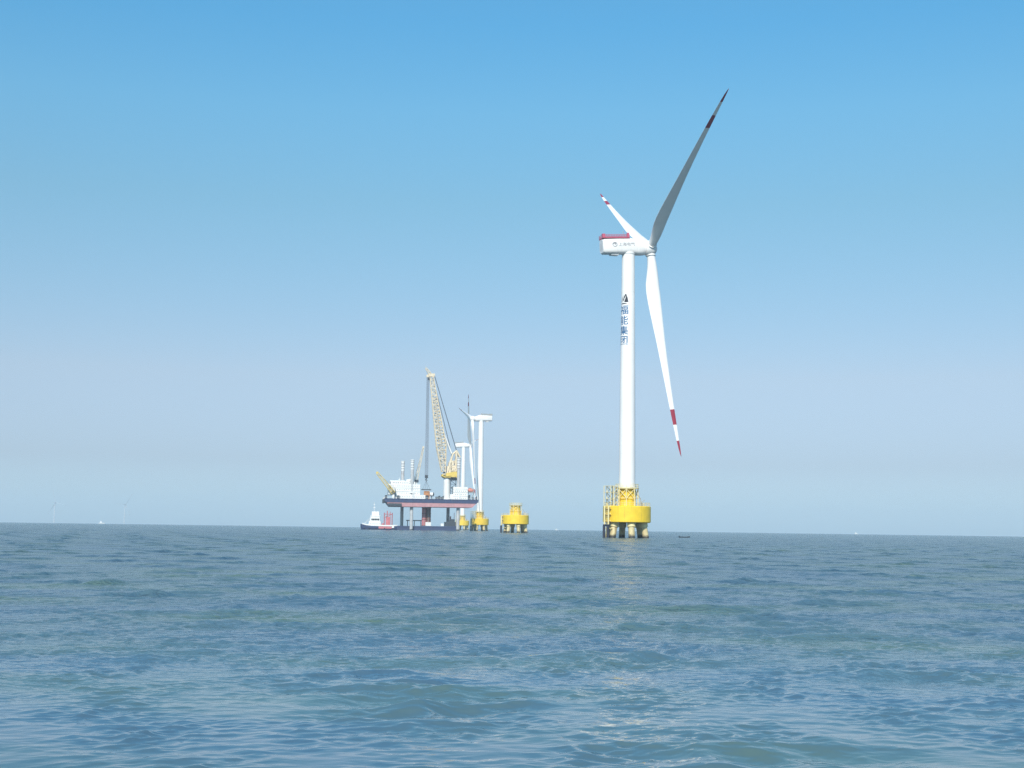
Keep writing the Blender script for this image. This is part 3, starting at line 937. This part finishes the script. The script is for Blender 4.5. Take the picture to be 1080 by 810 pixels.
for y in (-1.9, 1.9):
    mb = MB(); mb.tube(c_(458.3, 396, y * .6), c_(481.5, 475.5, y), .2, n=6); mb.build('luffing_rope', M['rope'], crane)
    mb = MB(); mb.tube(c_(457, 399, y * .45), c_(476.5, 479, y * .75), .19, n=6); mb.build('luffing_rope', M['rope'], crane)

for y in (-1.2, 1.2):
    mb = MB(); mb.tube(c_(466.8, 453, y), c_(476.2, 478.5, y), .45, .8, n=12); mb.build('backstop', M['white'], crane)
hook = c_(449.9, 503)
mb = MB()
for dx_ in (-1.25, -.75, -.25, .25, .75, 1.25):
    for y in (-.5, .5): mb.tube(c_(451.6, 398, y) + Vector((dx_ * .8, 0, 0)), hook + Vector((dx_, y, 1)), .085, n=5)
mb.build('hoist_rope', M['rope'], crane)
mb = MB(); mb.box(-1.3, 1.3, -.7, .7, -1.2, 1.4, mat=Matrix.Translation(hook)); mb.tube(hook + Vector((0, 0, -1.2)), hook + Vector((0, 0, -2.6)), .35, n=8)
mb.path([hook + Vector((.8 * math.sin(a), 0, -3.2 - .8 * math.cos(a) + .8)) for a in [i * .5 - 2.6 for i in range(9)]], .28, 6)
mb.build('hook_block', M['dark'], crane)
mb = MB()
sp0, sp1 = c_(445.8, 516.3), c_(453.6, 516.3)
for q in (sp0, sp1, sp0.lerp(sp1, .33), sp0.lerp(sp1, .66)): mb.tube(hook + Vector((0, 0, -3.2)), q + Vector((0, 0, .2)), .09, n=5)
mb.box(sp0.x - 1, sp1.x + 1, -.5, .5, sp0.z - .6, sp0.z + .3)
mb.build('spreader_beam', M['dark'], crane)


# small deck cranes
def deck_crane(pxb, pyb, pxt, pyt, y, mat, label, w=1.7, body=2.2):
    base = jw(pxb, y, lz(pyb))
    r_ = thing('deck_crane', base, YAW, label, 'crane', 'small lattice cranes on the platform')
    tip = Vector(((pxt - pxb) * S, 0, (pyb - pyt) * S + 2.5))
    mb = MB(); mb.lathe([(1.1, -2.5), (1.1, 1.2), (1.5, 1.5)], 16); mb.build('pedestal', M['white'], r_)
    mb = MB(); mb.box(-1.5, 2.0, -1.5, 1.5, 1.5, 1.5 + body); mb.build('machine_house', M['dark'], r_)
    mb = MB(); mb.truss((0, 0, 2.5), tip, w, w * .55, (0, 1, 0), 11, .22, .12); mb.box(tip.x - .7, tip.x + .7, -.8, .8, tip.z - .5, tip.z + .9); mb.build('boom', mat, r_)
    mb = MB()
    mast = Vector((1.2 if tip.x < 0 else -1.2, 0, 6.5))
    mb.tube((1.4 if tip.x < 0 else -1.2, 0, 3), mast, .25, n=6); mb.tube(mast, tip, .09, n=5); mb.build('stay_rope', M['rope'], r_)
    return r_


deck_crane(413.5, 524.5, 396.2, 504.0, -18.4, M['crane_yellow'], 'pale yellow deck crane with its boom leaning out over the end of the platform', 3.2)
deck_crane(437.5, 511.5, 444.4, 476.0, -6, M['cream'], 'slim cream deck crane with a steep boom on the accommodation roof', 2.0)

# ------------------------------------------------------------------ barge under the platform and its load
pb = jw(449, 0, 0)
bz = sea_z(D)
barge = thing('barge', (pb.x, pb.y, bz), YAW, 'long low navy barge moored beneath the jack-up platform', 'barge')


def bxp(px): return (px - 449) * S


mb = MB()
mb.prism([(bxp(417), .4), (bxp(420), -1.5), (bxp(478), -1.5), (bxp(480), .4), (bxp(480), 3.6), (bxp(417), 3.4)], -11, 4)
mb.box(bxp(420), bxp(478), -11.25, -10.95, 2.4, 2.8)
mb.build('hull', M['navy'], barge)
mb = MB(); mb.box(bxp(468.5), bxp(479.5), -9, 2, 3.6, 7.2); mb.box(bxp(472), bxp(478.5), -8, 1, 7.2, 9.6)
dk = mb.build('wheelhouse', M['dark'], barge)
windows(dk, bxp(472.5), bxp(478), 5, -8, 8.0, .6, .8)
mb = MB(); mb.tube((bxp(478.7), 0, 9.6), (bxp(478.7), 0, 15), .2, n=6); mb.tube((bxp(475), 2, 9.6), (bxp(475), 2, 12), .6, n=10); mb.build('mast', M['red'], barge)
mb = MB(); mb.box(bxp(428.5), bxp(446), 1, 3.4, 7.6, 8.4)
for px in (430, 437, 444): mb.box(bxp(px) - .3, bxp(px) + .3, 1.6, 2.8, 3.4, 7.6)
mb.build('gangway', M['dark'], barge)


def bw(px, y, z): return Matrix.Translation(barge.location) @ Matrix.Rotation(YAW, 4, 'Z') @ Vector((bxp(px), y, z))


for px, r_, mat, lab in ((446.3, 1.75, 'red', 'faded red upright steel section standing on the barge under the platform'),
                         (450.9, 2.1, 'brown', 'dark brown upright steel section beside the faded red one on the barge')):
    o = thing('steel_section', bw(px, -7, 3.6), YAW, lab, 'steel section', 'upright steel sections on the barge')
    hh = KEEL - .4 - 3.6
    mb = MB(); mb.tube((0, 0, 0), (0, 0, hh), r_, n=24); mb.build('shell', M[mat], o)
    mb = MB()
    for z in (0.1, hh * .33, hh * .66, hh - .5): mb.tube((0, 0, z), (0, 0, z + .45), r_ + .18, n=24)
    mb.build('flange', M['brown'], o)
    mb = MB(); mb.tube((-.3, -r_ - .3, .2), (-.3, -r_ - .3, hh), .07, n=5); mb.tube((.3, -r_ - .3, .2), (.3, -r_ - .3, hh), .07, n=5)
    for k in range(14): mb.tube((-.3, -r_ - .3, .6 + k * hh / 15), (.3, -r_ - .3, .6 + k * hh / 15), .05, n=4)
    mb.build('ladder', M['grate'], o)
for px, w, h, lab in ((450.7, 4.6, 3.2, 'larger white site container on the barge deck below the steel sections'), (465.2, 2.4, 2.2, 'small white box on the barge deck near its dark wheelhouse')):
    o = thing('container', bw(px, -9.6, 3.6), YAW, lab, 'container', 'containers on the barge')
    mb = MB(); mb.box(-w / 2, w / 2, -1.2, 1.2, .1, h)
    for k in range(int(w / .4)): mb.box(-w / 2 + .15 + k * .4, -w / 2 + .3 + k * .4, -1.26, -1.19, .25, h - .2)
    mb.build('box', M['white'], o)
    mb = MB(); mb.box(w / 2, w / 2 + .06, -1.0, 1.0, .25, h - .2); mb.build('door', M['grate'], o)

# ------------------------------------------------------------------ tug beside the platform
TD = 1150.0
pt = at(399, 559, TD)
tug = thing('tugboat', (pt.x, TD, sea_z(TD)), R(3), 'small tugboat with navy hull, white wheelhouse and red deck gear beside the barge', 'tugboat')
TS = TD / F


def tx(px): return (px - 399) * TS
def tz(py): return (559.9 - py) * TS


stations = [(380.2, .25, 4.6), (382, 1.7, 4.3), (386, 3.6, 3.6), (392, 4.4, 3.1), (402, 4.6, 2.9), (412, 4.4, 2.9), (417, 3.9, 3.1), (418.6, 3.2, 3.2)]
mb = MB()
rings = []
for px, w, top in stations:
    x = tx(px)
    rings.append([(x, -w, top), (x, -w * .97, top * .5), (x + (1.0 if px < 386 else 0), -w * .8, -.8), (x + (1.2 if px < 386 else 0), w * .8, -.8), (x, w * .97, top * .5), (x, w, top)])
mb.loft(rings, smooth=False)
mb.build('hull', M['navy'], tug)
mb = MB()
for (pa, wa, ta), (pb_, wb, tb) in zip(stations[1:-1], stations[2:]):
    for s_ in (-1, 1):
        a, b2 = (tx(pa), s_ * (wa - .08), ta), (tx(pb_), s_ * (wb - .08), tb)
        mb.add([a, b2, (b2[0], b2[1], b2[2] + 1.0), (a[0], a[1], a[2] + 1.0), (a[0], a[1] - s_ * .12, a[2]), (b2[0], b2[1] - s_ * .12, b2[2]), (b2[0], b2[1] - s_ * .12, b2[2] + 1.0), (a[0], a[1] - s_ * .12, a[2] + 1.0)],
               [(0, 1, 2, 3), (7, 6, 5, 4), (3, 2, 6, 7), (0, 3, 7, 4), (1, 5, 6, 2)])
mb.build('bulwark', M['white'], tug)
mb = MB(); mb.box(tx(399.5), tx(413), -4.72, -4.5, 1.0, 2.7); mb.box(tx(402), tx(416), -3.6, 3.6, 2.85, 3.1); mb.box(tx(402.5), tx(404), -4.2, 4.2, 3.0, 4.9)
mb.build('deck_trim', M['red'], tug)
mb = MB(); mb.box(tx(389), tx(401.5), -3.2, 3.2, 2.9, 6.8)
mb.prism([(tx(390.2), 6.8), (tx(400.6), 6.8), (tx(400.2), 11.0), (tx(391.2), 11.0)], -2.7, 2.7)
mb.box(tx(390.4), tx(401), -3.0, 3.0, 11.0, 11.4); mb.box(tx(392), tx(399.6), -2.2, 2.2, 11.4, tz(540.8))
wh = mb.build('wheelhouse', M['white'], tug)
windows(wh, tx(391.5), tx(400), 5, -2.72, 7.4, 1.15, 1.5, True)
windows(wh, tx(390), tx(401), 5, -3.2, 4.6, .6, .7)
mb = MB(); mb.tube((tx(394.3), 0, 13), (tx(394.3), 0, tz(531)), .22, .12, n=8); mb.box(tx(393.2), tx(395.4), -.2, .2, tz(537), tz(536.4)); mb.box(tx(393.7), tx(394.9), -.6, .6, tz(534), tz(533.2))
mb.tube((tx(391), -2.4, 11), (tx(389.6), -2.4, 7), .12, n=5); mb.tube((tx(390.5), -2.9, 9.5), (tx(385.5), -2.9, 5.0), .14, n=6); mb.tube((tx(388.5), -2.9, 8.3), (tx(384.6), -2.9, 5.0), .1, n=6)
mb.build('mast', M['white'], tug)
mb = MB()
for px in (405, 413.2):
    for y in (-2.6, 2.6): mb.tube((tx(px), y, 2.9), (tx(px), y, tz(542)), .3, n=8)
    mb.tube((tx(px), -2.6, tz(542.4)), (tx(px), 2.6, tz(542.4)), .35, n=8)
for y in (-2.6, 2.6):
    mb.tube((tx(405), y, tz(543.4)), (tx(413.2), y, tz(543.4)), .25, n=8); mb.tube((tx(405), y, tz(547)), (tx(413.2), y, tz(543.4)), .16, n=6)
mb.build('towing_frame', M['red'], tug)
mb = MB(); mb.box(tx(406.6), tx(411.4), -2.2, 2.2, 2.9, tz(546.2)); mb.tube((tx(408), 0, tz(546)), (tx(408), 0, tz(540)), .4, n=8); mb.tube((tx(411), .5, tz(546)), (tx(411), .5, tz(541)), .25, n=8)
mb.build('engine_casing', M['red'], tug)
mb = MB(); mb.tube((tx(404), -3, 4.4), (tx(404), 3, 4.4), .9, n=12)
mb.build('towing_winch', M['red'], tug)
for px in (384, 389, 396, 405):
    mb = MB(); mb.tube((tx(px), -4.4 + (1.2 if px < 386 else 0), 1.2), (tx(px) + 1, -4.4 + (1.2 if px < 386 else 0), 1.2), .55, n=12); mb.build('tyre_fender', M['fender'], tug)
mb = MB(); mb.box(tx(413.2), tx(415.6), -4.75, -4.45, 1.6, 3.6); mb.build('draught_plate', M['white'], tug)


# ------------------------------------------------------------------ tiny far craft
def far_boat(px, dist, length, label, cabin='white', hull='white', sail=False):
    p = at(px, 555, dist)
    o = thing('small_boat', (p.x, dist, sea_z(dist)), R(5), label, 'boat', 'tiny boats on the horizon')
    h = length / 8
    mb = MB(); mb.loft([[(x * length, -w * length, h * t_), (x * length, -w * .6 * length, -h * .4), (x * length, w * .6 * length, -h * .4), (x * length, w * length, h * t_)]
                        for x, w, t_ in ((-.5, .11, 1), (-.2, .14, .9), (.15, .14, 1), (.38, .08, 1.3), (.5, .01, 1.6))], smooth=False)
    mb.build('hull', M[hull], o)
    mb = MB(); mb.box(-.3 * length, .08 * length, -.09 * length, .09 * length, h * .85, h * 2.3); mb.box(-.2 * length, .02 * length, -.07 * length, .07 * length, h * 2.3, h * 3.3)
    mb.build('cabin', M[cabin], o)
    mb = MB(); mb.tube((-.1 * length, 0, h * 3.2), (-.1 * length, 0, h * 5.5), .015 * length, n=6); mb.build('mast', M['white'], o)


far_boat(107, 4600, 19, 'tiny white boat on the horizon between the two faint turbines')
far_boat(587, 3200, 8, 'tiny pale boat on the horizon between the bare foundation and the large turbine')
far_boat(903, 5200, 16, 'tiny faint pale boat alone on the empty horizon past the large turbine')
p = at(722, 566, 560)
o = thing('skiff', (p.x, 560, sea_z(560)), R(4), 'low dark skiff floating beside the yellow foundation of the large turbine', 'boat')
mb = MB(); mb.loft([[(x, -w, t_), (x, -w * .6, -.3), (x, w * .6, -.3), (x, w, t_)] for x, w, t_ in ((-2.1, .7, .38), (0, .85, .32), (1.3, .6, .4), (2.1, .05, .6))], smooth=False)
mb.build('hull', M['dark'], o)
mb = MB(); mb.box(-.9, -.5, -.7, .7, .28, .4); mb.box(-2.3, -2.0, -.2, .2, .1, .65); mb.build('outboard', M['dark'], o)
